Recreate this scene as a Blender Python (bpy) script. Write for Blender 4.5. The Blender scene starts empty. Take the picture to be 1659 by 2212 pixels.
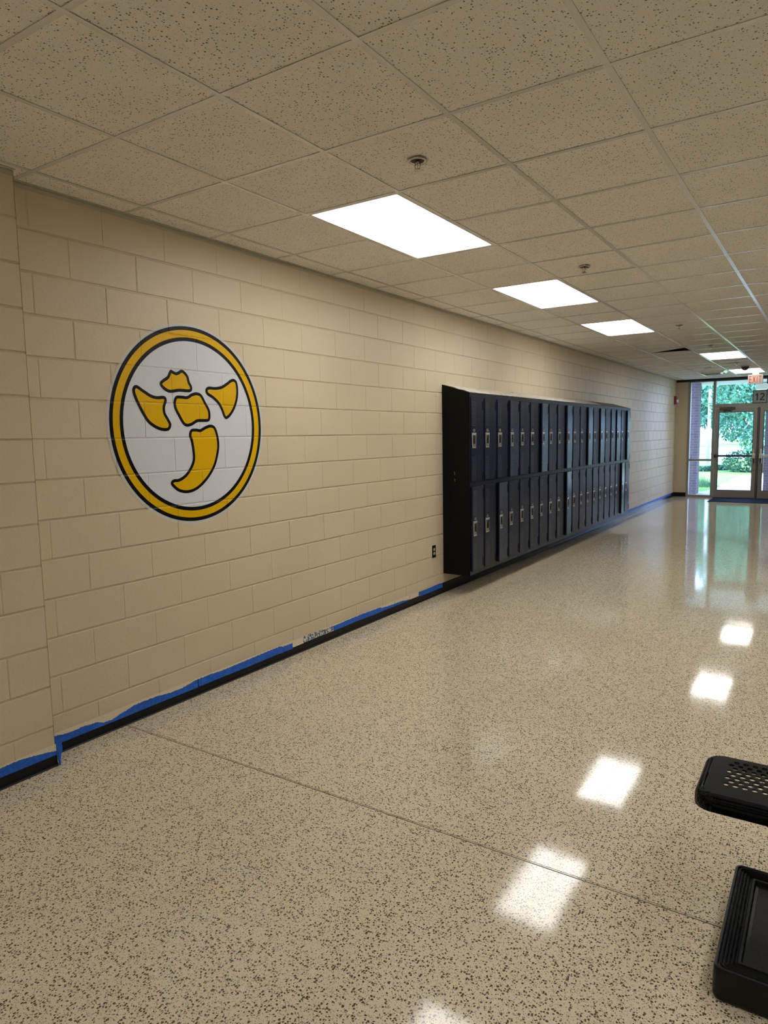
import bpy, bmesh, math, random
from mathutils import Vector, Matrix
from mathutils.geometry import tessellate_polygon
random.seed(7)
C = bpy.context.scene.collection
scene = bpy.context.scene

# ------------------------------------------------------------------ camera
cam_d = bpy.data.cameras.new('camera')
cam_d.sensor_fit = 'VERTICAL'
cam_d.sensor_height = 24.0
cam_d.lens = 1482.3 / 2212 * 24.0
cam_d.clip_start = 0.05
cam_d.clip_end = 1000
cam = bpy.data.objects.new('camera', cam_d)
C.objects.link(cam)
cr = Vector((0.83695621, 0.54698702, -0.01759269))
cu = Vector((-0.0452647, 0.10122502, 0.99383329))
cf = Vector((-0.54539473, 0.83099861, -0.10948010))
M = Matrix.Identity(4)
for i in range(3):
    M[i][0] = cr[i]; M[i][1] = cu[i]; M[i][2] = -cf[i]
M[0][3], M[1][3], M[2][3] = 3.3187, 0.0, 1.6121
cam.matrix_world = M
scene.camera = cam

# ------------------------------------------------------------------ world, sun, exposure
SKY = (0.44, 0.60, 1.0); SKY_STRENGTH = 10.0
SUN_STRENGTH = 11.0
LIGHT_STRENGTH = 9.6
LIGHT_COLOR = (1.0, 0.99, 0.96)
world = bpy.data.worlds.new('world')
scene.world = world
world.use_nodes = True
bg = world.node_tree.nodes['Background']
bg.inputs[0].default_value = (*SKY, 1)
bg.inputs[1].default_value = SKY_STRENGTH
sun_d = bpy.data.lights.new('sun', 'SUN')
sun_d.energy = SUN_STRENGTH
sun_d.angle = math.radians(0.6)
sun_d.color = (1.0, 0.97, 0.88)
sun = bpy.data.objects.new('sun', sun_d)
C.objects.link(sun)
sun.rotation_euler = Vector((-0.30, 0.55, -1.15)).to_track_quat('-Z', 'Y').to_euler()
sun.location = (0, 0, 30)
vs = scene.view_settings
vs.view_transform = 'Standard'
vs.look = 'None'
vs.exposure = -0.02
vs.gamma = 1.0
vs.use_curve_mapping = False

# ------------------------------------------------------------------ mesh helpers
class MB:
    def __init__(s): s.v = []; s.f = []; s.m = []
    def face(s, pts, mi=0):
        n = len(s.v); s.v += [tuple(p) for p in pts]
        s.f.append(tuple(range(n, n + len(pts)))); s.m.append(mi)
    def box(s, x0, y0, z0, x1, y1, z1, mi=0):
        n = len(s.v)
        s.v += [(x0,y0,z0),(x1,y0,z0),(x1,y1,z0),(x0,y1,z0),(x0,y0,z1),(x1,y0,z1),(x1,y1,z1),(x0,y1,z1)]
        for q in ((3,2,1,0),(4,5,6,7),(0,1,5,4),(1,2,6,5),(2,3,7,6),(3,0,4,7)):
            s.f.append(tuple(n+i for i in q)); s.m.append(mi)
    def prism(s, poly, fn, a, b, mi=0):
        """poly (2d, ccw), fn(u,v,w)->3d ; extruded from w=a to w=b"""
        n = len(s.v); k = len(poly)
        s.v += [tuple(fn(u, v, a)) for u, v in poly] + [tuple(fn(u, v, b)) for u, v in poly]
        s.f.append(tuple(range(n+k-1, n-1, -1))); s.m.append(mi)
        s.f.append(tuple(range(n+k, n+2*k))); s.m.append(mi)
        for i in range(k):
            j = (i+1) % k
            s.f.append((n+i, n+j, n+k+j, n+k+i)); s.m.append(mi)
    def lathe(s, prof, cx, cy, cz, n=24, mi=0, axis='z'):
        b = len(s.v)
        for r, h in prof:
            for i in range(n):
                a = 2*math.pi*i/n
                if axis == 'z': s.v.append((cx+r*math.cos(a), cy+r*math.sin(a), cz+h))
                elif axis == 'x': s.v.append((cx+h, cy+r*math.cos(a), cz+r*math.sin(a)))
                else: s.v.append((cx+r*math.cos(a), cy+h, cz+r*math.sin(a)))
        for j in range(len(prof)-1):
            for i in range(n):
                k = (i+1) % n
                s.f.append((b+j*n+i, b+j*n+k, b+(j+1)*n+k, b+(j+1)*n+i)); s.m.append(mi)
        s.f.append(tuple(b+i for i in range(n))[::-1]); s.m.append(mi)
        s.f.append(tuple(b+(len(prof)-1)*n+i for i in range(n))); s.m.append(mi)
    def tube(s, pts, r, n=8, mi=0):
        b = len(s.v); P = [Vector(p) for p in pts]
        for i, p in enumerate(P):
            d = (P[min(i+1, len(P)-1)] - P[max(i-1, 0)]).normalized()
            a = d.cross(Vector((0,0,1)) if abs(d.z) < .9 else Vector((1,0,0))).normalized(); c = d.cross(a)
            rr = r[i] if isinstance(r, (list, tuple)) else r
            for k in range(n):
                t = 2*math.pi*k/n
                s.v.append(tuple(p + a*rr*math.cos(t) + c*rr*math.sin(t)))
        for i in range(len(P)-1):
            for k in range(n):
                j = (k+1) % n
                s.f.append((b+i*n+k, b+i*n+j, b+(i+1)*n+j, b+(i+1)*n+k)); s.m.append(mi)
        s.f.append(tuple(b+k for k in range(n))[::-1]); s.m.append(mi)
        s.f.append(tuple(b+(len(P)-1)*n+k for k in range(n))); s.m.append(mi)
    def build(s, name, mats, parent=None, loc=None, fixn=True, smooth=False, bevel=0, bseg=2):
        me = bpy.data.meshes.new(name)
        me.from_pydata(s.v, [], s.f)
        for m in (mats if isinstance(mats, (list, tuple)) else [mats]): me.materials.append(m)
        for p, mi in zip(me.polygons, s.m):
            p.material_index = mi; p.use_smooth = smooth
        if fixn or bevel:
            bm = bmesh.new(); bm.from_mesh(me)
            if bevel:
                bmesh.ops.remove_doubles(bm, verts=bm.verts, dist=1e-6)
            if fixn: bmesh.ops.recalc_face_normals(bm, faces=bm.faces)
            if bevel:
                es = [e for e in bm.edges if len(e.link_faces) == 2 and e.calc_face_angle(0) > 0.5]
                bmesh.ops.bevel(bm, geom=es, offset=bevel, segments=bseg, affect='EDGES', profile=.5, clamp_overlap=True)
            bm.to_mesh(me); bm.free()
        o = bpy.data.objects.new(name, me)
        C.objects.link(o)
        if parent: o.parent = parent
        if loc: o.location = loc
        return o

def tag(o, label=None, cat=None, group=None, kind=None):
    if label: o['label'] = label
    if cat: o['category'] = cat
    if group: o['group'] = group
    if kind: o['kind'] = kind
    return o
def empty(name, loc=(0,0,0)):
    o = bpy.data.objects.new(name, None); C.objects.link(o); o.location = loc
    o.empty_display_size = .1
    return o
def copy_tree(o, parent=None):
    c = o.copy(); C.objects.link(c)
    if parent: c.parent = parent
    for ch in list(o.children): copy_tree(ch, c)
    return c

# ------------------------------------------------------------------ materials
def mat(name, color=(.5,.5,.5), rough=.5, metal=0.0, spec=.5, emit=None, es=0, coat=0):
    m = bpy.data.materials.new(name); m.use_nodes = True
    b = m.node_tree.nodes['Principled BSDF']
    b.inputs['Base Color'].default_value = (*color, 1)
    b.inputs['Roughness'].default_value = rough
    b.inputs['Metallic'].default_value = metal
    b.inputs['Specular IOR Level'].default_value = spec
    b.inputs['Coat Weight'].default_value = coat
    if emit:
        b.inputs['Emission Color'].default_value = (*emit, 1)
        b.inputs['Emission Strength'].default_value = es
    return m
def nd(m, t, **kw):
    n = m.node_tree.nodes.new(t)
    for k, v in kw.items():
        if k.startswith('_'): setattr(n, k[1:], v)
        else: n.inputs[k].default_value = v
    return n
def lk(m, a, b): m.node_tree.links.new(a, b)
def bsdf(m): return m.node_tree.nodes['Principled BSDF']
def geo(m): return nd(m, 'ShaderNodeNewGeometry').outputs['Position']
def mathn(m, op, a, b=None, c=None):
    n = m.node_tree.nodes.new('ShaderNodeMath'); n.operation = op
    for i, x in enumerate((a, b, c)):
        if x is None: continue
        if isinstance(x, (int, float)): n.inputs[i].default_value = x
        else: lk(m, x, n.inputs[i])
    return n.outputs[0]
def mix(m, fac, a, b):
    n = m.node_tree.nodes.new('ShaderNodeMix'); n.data_type = 'RGBA'
    if isinstance(fac, (int, float)): n.inputs[0].default_value = fac
    else: lk(m, fac, n.inputs[0])
    for i, x in ((6, a), (7, b)):
        if isinstance(x, tuple): n.inputs[i].default_value = (*x, 1)
        else: lk(m, x, n.inputs[i])
    return n.outputs[2]
def bump(m, height, strength=.3, dist=.002, normal=None):
    n = nd(m, 'ShaderNodeBump'); n.inputs['Strength'].default_value = strength
    n.inputs['Distance'].default_value = dist
    lk(m, height, n.inputs['Height'])
    if normal is not None: lk(m, normal, n.inputs['Normal'])
    return n.outputs[0]
def ramp(m, x, a, b, c0=0.0, c1=1.0):
    n = nd(m, 'ShaderNodeMapRange'); n.inputs[1].default_value = a; n.inputs[2].default_value = b
    n.inputs[3].default_value = c0; n.inputs[4].default_value = c1
    lk(m, x, n.inputs[0]); return n.outputs[0]
def noise(m, vec, scale, detail=3, rough=.5, dist=0):
    n = nd(m, 'ShaderNodeTexNoise', Scale=scale, Detail=detail, Roughness=rough, Distortion=dist)
    lk(m, vec, n.inputs['Vector']); return n.outputs['Fac'], n.outputs['Color']

YW = 1.9601          # reference block joint
def brick_fac(m, pos, mortar=.006, smooth=.6):
    sep = nd(m, 'ShaderNodeSeparateXYZ'); lk(m, pos, sep.inputs[0])
    comb = nd(m, 'ShaderNodeCombineXYZ')
    lk(m, mathn(m, 'ADD', sep.outputs[1], -YW + .4064*40), comb.inputs[0])
    lk(m, sep.outputs[2], comb.inputs[1])
    b = m.node_tree.nodes.new('ShaderNodeTexBrick')
    b.offset = .5; b.offset_frequency = 2; b.squash = 1; b.squash_frequency = 1
    b.inputs['Scale'].default_value = 1; b.inputs['Brick Width'].default_value = .4064
    b.inputs['Row Height'].default_value = .2032; b.inputs['Mortar Size'].default_value = mortar
    b.inputs['Mortar Smooth'].default_value = smooth
    lk(m, comb.outputs[0], b.inputs['Vector'])
    return b.outputs['Fac']

# painted block wall
PAINT = (.69, .56, .385)
m_block = mat('painted_block', PAINT, .42, spec=.45)
p = geo(m_block)
n1, _ = noise(m_block, p, 260, 3, .6); n2, _ = noise(m_block, p, 60, 3, .6); n3, _ = noise(m_block, p, 1.1, 2)
col = mix(m_block, ramp(m_block, n3, .3, .7), (.67, .555, .385), (.705, .585, .41))
vor = nd(m_block, 'ShaderNodeTexVoronoi', Scale=38.0); lk(m_block, p, vor.inputs['Vector'])
pit = mathn(m_block, 'MULTIPLY', ramp(m_block, vor.outputs['Distance'], .05, .13, 1, 0), ramp(m_block, n2, .55, .62))
lk(m_block, mix(m_block, mathn(m_block, 'MULTIPLY', pit, .5), col, (.3, .22, .13)), bsdf(m_block).inputs['Base Color'])
h = mathn(m_block, 'ADD', mathn(m_block, 'MULTIPLY', n1, .4), mathn(m_block, 'SUBTRACT', mathn(m_block, 'MULTIPLY', n2, 1.0), pit))
lk(m_block, bump(m_block, h, .6, .0022), bsdf(m_block).inputs['Normal'])

# plain block wall (bump joints) for the walls outside the picture
m_blockp = mat('painted_block_far', PAINT, .45)
p = geo(m_blockp)
lk(m_blockp, bump(m_blockp, brick_fac(m_blockp, p), .6, -.004), bsdf(m_blockp).inputs['Normal'])
m_plain = mat('cream_painted_return', (.62, .51, .35), .45)

def vinyl(name, c, rough=.3):
    m = mat(name, c, rough, spec=.3)
    p = geo(m)
    n1, _ = noise(m, p, 260, 2, .6); n2, _ = noise(m, p, 60, 2, .6)
    b1 = bump(m, mathn(m, 'ADD', mathn(m, 'MULTIPLY', n1, .3), n2), .45, .0018)
    lk(m, bump(m, brick_fac(m, p, .007, .8), .8, -.0045, b1), bsdf(m).inputs['Normal'])
    return m
m_vwhite = vinyl('vinyl_white', (.72, .74, .78))
m_vborder = vinyl('vinyl_border', (.64, .64, .60))
m_vblack = vinyl('vinyl_black', (.004, .005, .010), .25)
m_vyellow = vinyl('vinyl_yellow', (.80, .47, .002), .3)

# ceiling tile
m_tile = mat('ceiling_tile', (.80, .76, .68), .9, spec=.1)
p = geo(m_tile)
vor = nd(m_tile, 'ShaderNodeTexVoronoi', Scale=92.0); lk(m_tile, p, vor.inputs['Vector'])
vor2 = nd(m_tile, 'ShaderNodeTexVoronoi', Scale=170.0); lk(m_tile, p, vor2.inputs['Vector'])
sx = nd(m_tile, 'ShaderNodeSeparateColor'); lk(m_tile, vor.outputs['Color'], sx.inputs[0])
sx2 = nd(m_tile, 'ShaderNodeSeparateColor'); lk(m_tile, vor2.outputs['Color'], sx2.inputs[0])
r1 = ramp(m_tile, sx.outputs[0], .0, 1, 0, .34)
r2 = ramp(m_tile, sx2.outputs[0], .2, 1, 0, .32)
d1 = mathn(m_tile, 'LESS_THAN', vor.outputs['Distance'], r1)
d2 = mathn(m_tile, 'LESS_THAN', vor2.outputs['Distance'], r2)
nb, _ = noise(m_tile, p, 3, 2)
base = mix(m_tile, ramp(m_tile, nb, .35, .65), (.83, .80, .73), (.86, .83, .77))
c1 = mix(m_tile, mathn(m_tile, 'MULTIPLY', d2, .55), base, (.28, .22, .16))
lk(m_tile, mix(m_tile, mathn(m_tile, 'MULTIPLY', d1, .85), c1, (.06, .045, .03)), bsdf(m_tile).inputs['Base Color'])
nn, _ = noise(m_tile, p, 300, 2)
lk(m_tile, bump(m_tile, nn, .3, .001), bsdf(m_tile).inputs['Normal'])
m_tee = mat('ceiling_tee', (.74, .71, .67), .24, spec=1.0)
m_angle = mat('wall_angle_shadow_gap', (.52, .50, .40), .5)
m_dark = mat('plenum_dark', (.01, .01, .01), .9, spec=0)
m_roof = mat('roof_slab', (.3, .3, .3), .9)

# terrazzo floor
m_floor = mat('terrazzo', (.5, .42, .3), .1, spec=.5)
p = geo(m_floor)
_, nc = noise(m_floor, p, 130, 2)
vm = nd(m_floor, 'ShaderNodeVectorMath'); vm.operation = 'MULTIPLY_ADD'
lk(m_floor, nc, vm.inputs[0]); vm.inputs[1].default_value = (.007, .007, 0); lk(m_floor, p, vm.inputs[2])
def chips(scale, lo, rmax):
    v = nd(m_floor, 'ShaderNodeTexVoronoi', Scale=scale); lk(m_floor, vm.outputs[0], v.inputs['Vector'])
    s = nd(m_floor, 'ShaderNodeSeparateColor'); lk(m_floor, v.outputs['Color'], s.inputs[0])
    return ramp(m_floor, mathn(m_floor, 'SUBTRACT', ramp(m_floor, s.outputs[0], lo, 1, 0, rmax), v.outputs['Distance']), -.02, .02), s.outputs[1]
ch1, r1_ = chips(122.0, .0, .52)
ch2, r2_ = chips(220.0, .0, .52)
ch3, r3_ = chips(60.0, .55, .42)
nl, _ = noise(m_floor, p, .9, 3); nm, _ = noise(m_floor, p, 9, 3)
fb = mix(m_floor, ramp(m_floor, nl, .3, .7), (.68, .585, .425), (.72, .625, .455))
fb = mix(m_floor, mathn(m_floor, 'MULTIPLY', ramp(m_floor, nm, .4, .7), .25), fb, (.75, .69, .55))
fb = mix(m_floor, mathn(m_floor, 'MULTIPLY', ch3, .35), fb, (.82, .77, .63))
fb = mix(m_floor, mathn(m_floor, 'MULTIPLY', ch2, .7), fb, (.15, .11, .07))
dk = mix(m_floor, r1_, (.014, .009, .006), (.09, .05, .028))
fb = mix(m_floor, mathn(m_floor, 'MULTIPLY', ch1, .92), fb, dk)
lk(m_floor, fb, bsdf(m_floor).inputs['Base Color'])
nr, _ = noise(m_floor, p, 3, 3)
lk(m_floor, ramp(m_floor, nr, .3, .7, .055, .085), bsdf(m_floor).inputs['Roughness'])
nw, _ = noise(m_floor, p, 4.5, 1)
lk(m_floor, bump(m_floor, nw, .3, .0011), bsdf(m_floor).inputs['Normal'])
m_strip = mat('divider_strip', (.10, .065, .035), .35)

m_base = mat('cove_base_black', (.004, .004, .005), .35, spec=.3)
m_tape = mat('blue_tape', (.010, .12, .58), .5)
p = geo(m_tape); a, _ = noise(m_tape, p, 40, 3)
lk(m_tape, mix(m_tape, ramp(m_tape, a, .35, .65), (.007, .095, .52), (.012, .14, .64)), bsdf(m_tape).inputs['Base Color'])
b_, _ = noise(m_tape, p, 14, 3); lk(m_tape, bump(m_tape, b_, .5, .004), bsdf(m_tape).inputs['Normal'])
m_smear = mat('cream_paint_smear', (.76, .66, .48), .45)
p = geo(m_smear); a, _ = noise(m_smear, p, 90, 3); lk(m_smear, bump(m_smear, a, .5, .003), bsdf(m_smear).inputs['Normal'])
m_torn = mat('torn_tape', (.3, .35, .45), .5)
p = geo(m_torn); a, _ = noise(m_torn, p, 70, 4, .7)
lk(m_torn, mix(m_torn, ramp(m_torn, a, .45, .55), (.02, .06, .2), (.70, .65, .52)), bsdf(m_torn).inputs['Base Color'])

m_locker = mat('locker_black_paint', (.007, .010, .026), .27, spec=.45)
m_lockside = mat('locker_end_black', (.003, .003, .003), .5, spec=.15)
m_vent = mat('locker_perforation', (.10, .10, .11), .5)  # dots lighter than the door: lit hole rims put into the colour
m_hinge = mat('locker_hinge_black', (.002, .002, .002), .7, spec=.1)
m_chrome = mat('latch_steel', (.62, .60, .54), .32, metal=.75)
m_latchdark = mat('latch_recess', (.03, .028, .022), .4, metal=.4)
m_scratch = mat('paint_scratch', (.45, .42, .36), .6)
m_film = mat('masking_film', (.66, .63, .56), .35)
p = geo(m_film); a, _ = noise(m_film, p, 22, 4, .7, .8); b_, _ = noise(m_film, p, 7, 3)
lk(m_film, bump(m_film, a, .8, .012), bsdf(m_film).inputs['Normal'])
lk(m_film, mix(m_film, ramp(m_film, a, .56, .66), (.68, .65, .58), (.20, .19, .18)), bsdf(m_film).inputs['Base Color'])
m_slope = mat('locker_top_bare', (.10, .085, .065), .45)

m_frame = mat('light_frame_white', (.62, .60, .56), .4)
m_diff = bpy.data.materials.new('light_diffuser'); m_diff.use_nodes = True
b = bsdf(m_diff); b.inputs['Base Color'].default_value = (.9, .9, .9, 1)
b.inputs['Emission Color'].default_value = (*LIGHT_COLOR, 1)
tc = nd(m_diff, 'ShaderNodeTexCoord'); sp = nd(m_diff, 'ShaderNodeSeparateXYZ'); lk(m_diff, tc.outputs['Object'], sp.inputs[0])
band = mathn(m_diff, 'MULTIPLY_ADD', mathn(m_diff, 'COSINE', mathn(m_diff, 'MULTIPLY', mathn(m_diff, 'ABSOLUTE', mathn(m_diff, 'SUBTRACT', mathn(m_diff, 'ABSOLUTE', sp.outputs[0]), .13)), 10)), .35, .75)
lk(m_diff, mathn(m_diff, 'MULTIPLY', band, LIGHT_STRENGTH), b.inputs['Emission Strength'])

m_alu = mat('champagne_aluminium', (.30, .28, .25), .4, metal=.3)
m_aludark = mat('bronze_aluminium', (.10, .09, .085), .4, metal=.5)
m_bar = mat('panic_bar_dark', (.06, .06, .07), .3, metal=.6)
m_barlight = mat('panic_bar_steel', (.62, .58, .5), .35, metal=.6)
m_header = mat('dark_header', (.012, .010, .010), .5)
m_glass = bpy.data.materials.new('clear_glass'); m_glass.use_nodes = True
nt = m_glass.node_tree; nt.nodes.clear()
out = nt.nodes.new('ShaderNodeOutputMaterial'); ms = nt.nodes.new('ShaderNodeMixShader')
tr = nt.nodes.new('ShaderNodeBsdfTransparent'); tr.inputs[0].default_value = (.90, .97, .97, 1)
gl = nt.nodes.new('ShaderNodeBsdfGlossy'); gl.inputs['Roughness'].default_value = .02
fr = nt.nodes.new('ShaderNodeFresnel'); fr.inputs[0].default_value = 1.45
nt.links.new(fr.outputs[0], ms.inputs[0]); nt.links.new(tr.outputs[0], ms.inputs[1])
nt.links.new(gl.outputs[0], ms.inputs[2]); nt.links.new(ms.outputs[0], out.inputs[0])
m_mat = mat('navy_doormat', (.010, .012, .045), .9, spec=.1)
m_black = mat('black_plastic', (.004, .004, .0045), .38, spec=.3)
m_bench = mat('black_vinyl_coating', (.003, .003, .0035), .33, spec=.16)
p = geo(m_bench); a, _ = noise(m_bench, p, 350, 2); lk(m_bench, bump(m_bench, a, .25, .0008), bsdf(m_bench).inputs['Normal'])
m_ridge = mat('moulded_black_plastic', (.004, .004, .0045), .42, spec=.28)
p = geo(m_ridge); a, _ = noise(m_ridge, p, 120, 3); lk(m_ridge, ramp(m_ridge, a, .3, .7, .3, .6), bsdf(m_ridge).inputs['Roughness'])
m_red = mat('alarm_red', (.30, .012, .012), .4)
m_lens = mat('clear_lens', (.8, .8, .85), .15)
m_bright = mat('glossy_white_metal', (.80, .80, .80), .12, spec=.8)
m_white = mat('white_plastic', (.75, .75, .74), .4)
m_beigerec = mat('outlet_receptacle', (.70, .64, .52), .4)
m_exit_body = mat('exit_sign_housing', (.18, .165, .13), .5)
m_exit_red = mat('exit_letters', (.27, .016, .010), .5, emit=(1, .10, .05), es=.03)
m_signface = mat('sign_grey_face', (.28, .28, .27), .5)
m_signblack = mat('sign_black', (.006, .007, .012), .5)
m_screen = mat('panel_grey_face', (.35, .38, .42), .4)
m_chromed = mat('sprinkler_chrome', (.55, .52, .48), .25, metal=.9)
m_sprdark = mat('sprinkler_cup_dark', (.012, .010, .009), .5)
m_smoke = mat('smoked_dome', (.03, .03, .03), .15)

m_grass = mat('lawn', (.2, .4, .1), .9, spec=.1)
p = geo(m_grass); a, _ = noise(m_grass, p, 1.2, 4); b_, _ = noise(m_grass, p, 20, 3)
gc = mix(m_grass, ramp(m_grass, a, .3, .7), (.12, .24, .06), (.20, .33, .10))
lk(m_grass, mix(m_grass, ramp(m_grass, b_, .4, .6, 0, .4), gc, (.08, .20, .06)), bsdf(m_grass).inputs['Base Color'])
m_conc = mat('concrete', (.45, .45, .45), .85, spec=.2)
m_asph = mat('pale_asphalt', (.36, .40, .42), .9)
m_road = mat('blue_grey_road', (.16, .24, .38), .9)
m_brick = mat('purple_brick', (.14, .10, .13), .85)
b = m_brick.node_tree.nodes.new('ShaderNodeTexBrick')
tcb = geo(m_brick); sp = nd(m_brick, 'ShaderNodeSeparateXYZ'); lk(m_brick, tcb, sp.inputs[0])
cb = nd(m_brick, 'ShaderNodeCombineXYZ'); lk(m_brick, mathn(m_brick, 'ADD', sp.outputs[0], sp.outputs[1]), cb.inputs[0]); lk(m_brick, sp.outputs[2], cb.inputs[1])
lk(m_brick, cb.outputs[0], b.inputs['Vector'])
b.inputs['Scale'].default_value = 1; b.inputs['Brick Width'].default_value = .2; b.inputs['Row Height'].default_value = .0677
b.inputs['Mortar Size'].default_value = .006; b.inputs['Color1'].default_value = (.10, .075, .08, 1)
b.inputs['Color2'].default_value = (.14, .10, .11, 1); b.inputs['Mortar'].default_value = (.18, .155, .16, 1)
lk(m_brick, b.outputs['Color'], bsdf(m_brick).inputs['Base Color'])
m_soffit = mat('soffit_white', (.55, .55, .56), .8)
m_fascia = mat('cream_fascia', (.74, .70, .52), .7)
def leafmat(name, c1, c2):
    m = mat(name, c1, .6, spec=.3)
    oi = nd(m, 'ShaderNodeTexVoronoi', Scale=3.0); lk(m, geo(m), oi.inputs['Vector'])
    s = nd(m, 'ShaderNodeSeparateColor'); lk(m, oi.outputs['Color'], s.inputs[0])
    lk(m, mix(m, s.outputs[0], c1, c2), bsdf(m).inputs['Base Color'])
    t = bsdf(m).inputs.get('Transmission Weight')
    return m
m_leaf = leafmat('leaves_teal', (.04, .17, .12), (.14, .34, .22))
m_leaf2 = leafmat('leaves_far', (.08, .22, .13), (.24, .42, .20))
m_leafdark = leafmat('leaves_shrub', (.03, .10, .07), (.09, .22, .12))
m_bark = mat('bark', (.12, .09, .08), .9)
m_pole = mat('pale_pole', (.50, .47, .55), .7)
m_wire = mat('fence_wire', (.25, .28, .32), .5, metal=.5)

# ------------------------------------------------------------------ setting: dimensions
ZC = 2.849; YE = 18.25; YN = 10.6; XN = 3.62; XL = 6.9; YB = -5.0; XP = .12; YP = 1.835
T = .6096; X0 = .1767; Y0 = 1.8952; TH = .024

# floor
f = MB(); f.face([(-.02, YB, 0), (XL, YB, 0), (XL, YE+.1, 0), (-.02, YE+.1, 0)])
floor = tag(f.build('floor', m_floor, fixn=False), kind='structure')
for y, w in ((2.325, .0045),):
    s = MB(); s.box(XP*0, y-w/2, -.001, XL, y+w/2, .0006); s.build('divider_strip', m_strip, floor)
s = MB(); s.box(0, 2.3335, -.001, XL, 2.3355, .0005); s.build('divider_strip', m_strip, floor)

# block walls facing +x
def block_wall(mb, xf, y0, y1, ztop, odd_joint, even_joint, depth=.0078, vd=.0032):
    B = .4064; H = .2032; nrow = int(math.ceil(ztop/H - 1e-6))
    for c in range(nrow):
        z0, z1 = c*H, min((c+1)*H, ztop)
        j = even_joint if c % 2 == 0 else odd_joint
        k = math.floor((y0 - j)/B); y = j + k*B
        while y < y1 - 1e-6:
            a, b = max(y, y0), min(y+B, y1)
            if b - a > .012:
                rnd = random.uniform(-.0006, .0006); iz, iy = .0075, .0055
                xo, xi = xf+rnd, xf-depth; xv = xf-vd
                D = [(xo, a+iy, z0+iz), (xo, b-iy, z0+iz), (xo, b-iy, z1-iz), (xo, a+iy, z1-iz)]
                mb.face(D)
                for za, zb in ((z0, z0+iz), (z1, z1-iz)):        # deep tooled bed joint
                    q = [(xi, a, za), (xi, b, za), (xi, b, za+(zb-za)*.35), (xi, a, za+(zb-za)*.35)]
                    r_q = [q[3], q[2], (xo, b-iy, zb), (xo, a+iy, zb)]
                    if zb < za: q.reverse(); r_q.reverse()
                    mb.face(q); mb.face(r_q)
                za, zb = z0+iz*.35, z1-iz*.35                      # shallow filled head joint
                mb.face([(xi, a, za), (xv, a, z0+iz), (xv, a, z1-iz), (xi, a, zb)][::1])
                mb.face([(xv, a, z0+iz), (xo, a+iy, z0+iz), (xo, a+iy, z1-iz), (xv, a, z1-iz)])
                mb.face([(xo, b-iy, z0+iz), (xv, b, z0+iz), (xv, b, z1-iz), (xo, b-iy, z1-iz)])
                mb.face([(xi, a, za), (xo, a+iy, z0+iz), (xv, a, z0+iz)]); mb.face([(xi, a, zb), (xv, a, z1-iz), (xo, a+iy, z1-iz)])
                mb.face([(xi, b, za), (xv, b, z0+iz), (xo, b-iy, z0+iz)]); mb.face([(xi, b, zb), (xo, b-iy, z1-iz), (xv, b, z1-iz)])
            elif b > a:
                mb.face([(xf-depth, a, z0), (xf-depth, b, z0), (xf-depth, b, z1), (xf-depth, a, z1)])
            y += B
w = MB(); block_wall(w, 0, YP-.02, YE, 2.845, YW, YW+.2032)
wl = w.build('wall_left', m_block, fixn=False); tag(wl, kind='structure')
w = MB(); w.face([(-.005, YP-.02, 2.845), (-.005, YE, 2.845), (-.005, YE, 3.25), (-.005, YP-.02, 3.25)])
w.box(-.15, YB, -.3, -.006, YE+.35, 3.3)
w.build('wall_backing', m_plain, wl)
w = MB(); block_wall(w, XP, YB, YP, 2.845, 1.633+.2032, 1.633)
w.face([(XP, YP, 0), (XP-.115, YP, 0), (XP-.115, YP, 2.85), (XP, YP, 2.85)])
w.face([(XP-.003, YP, 0), (XP-.003, YB, 0), (XP-.003, YB, 0), (XP-.003, YP, 0)])
w.face([(XP-.004, YB, 2.84), (XP-.004, YP, 2.84), (XP-.004, YP, 3.25), (XP-.004, YB, 3.25)])
tag(w.build('wall_pilaster', m_block, fixn=False), kind='structure')
w = MB(); w.box(-.006, YE-.0, 0, .283, YE+.3, 3.3)
tag(w.build('wall_return', m_plain), kind='structure')
w = MB()
w.box(XN, YN, 0, XN+.2, YE+.3, 3.3); w.box(3.337, YE, 0, XN+.01, YE+.3, 3.3)
w.box(XN+.2, YN, 0, XL+.2, YN+.2, 3.3); w.box(XL, YB, 0, XL+.2, YN, 3.3)
wr = tag(w.build('wall_right', m_blockp), kind='structure')
w = MB(); w.box(XN-.30, 10.9, .2, XN-.001, 15.6, 2.03); w.box(XL-.30, -3, .2, XL-.001, 10.3, 2.03)  # unseen dark boxes, added so the locker doors mirror something dark
w.build('unseen_dark_boxes', m_lockside, wr)
w = MB(); w.box(-.15, YB-.2, 0, XL+.2, YB, 3.3); tag(w.build('wall_back', m_blockp), kind='structure')
w = MB(); w.box(.283, YE+.02, 2.80, 3.34, YE+.3, 3.3); tag(w.build('wall_header', m_header), kind='structure')
w = MB(); w.box(-.3, YB-.3, 3.25, XL+.3, YE+.32, 3.45); tag(w.build('unseen_roof', m_roof), kind='structure')  # unseen roof slab, added to close off light and sky above the ceiling

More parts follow.
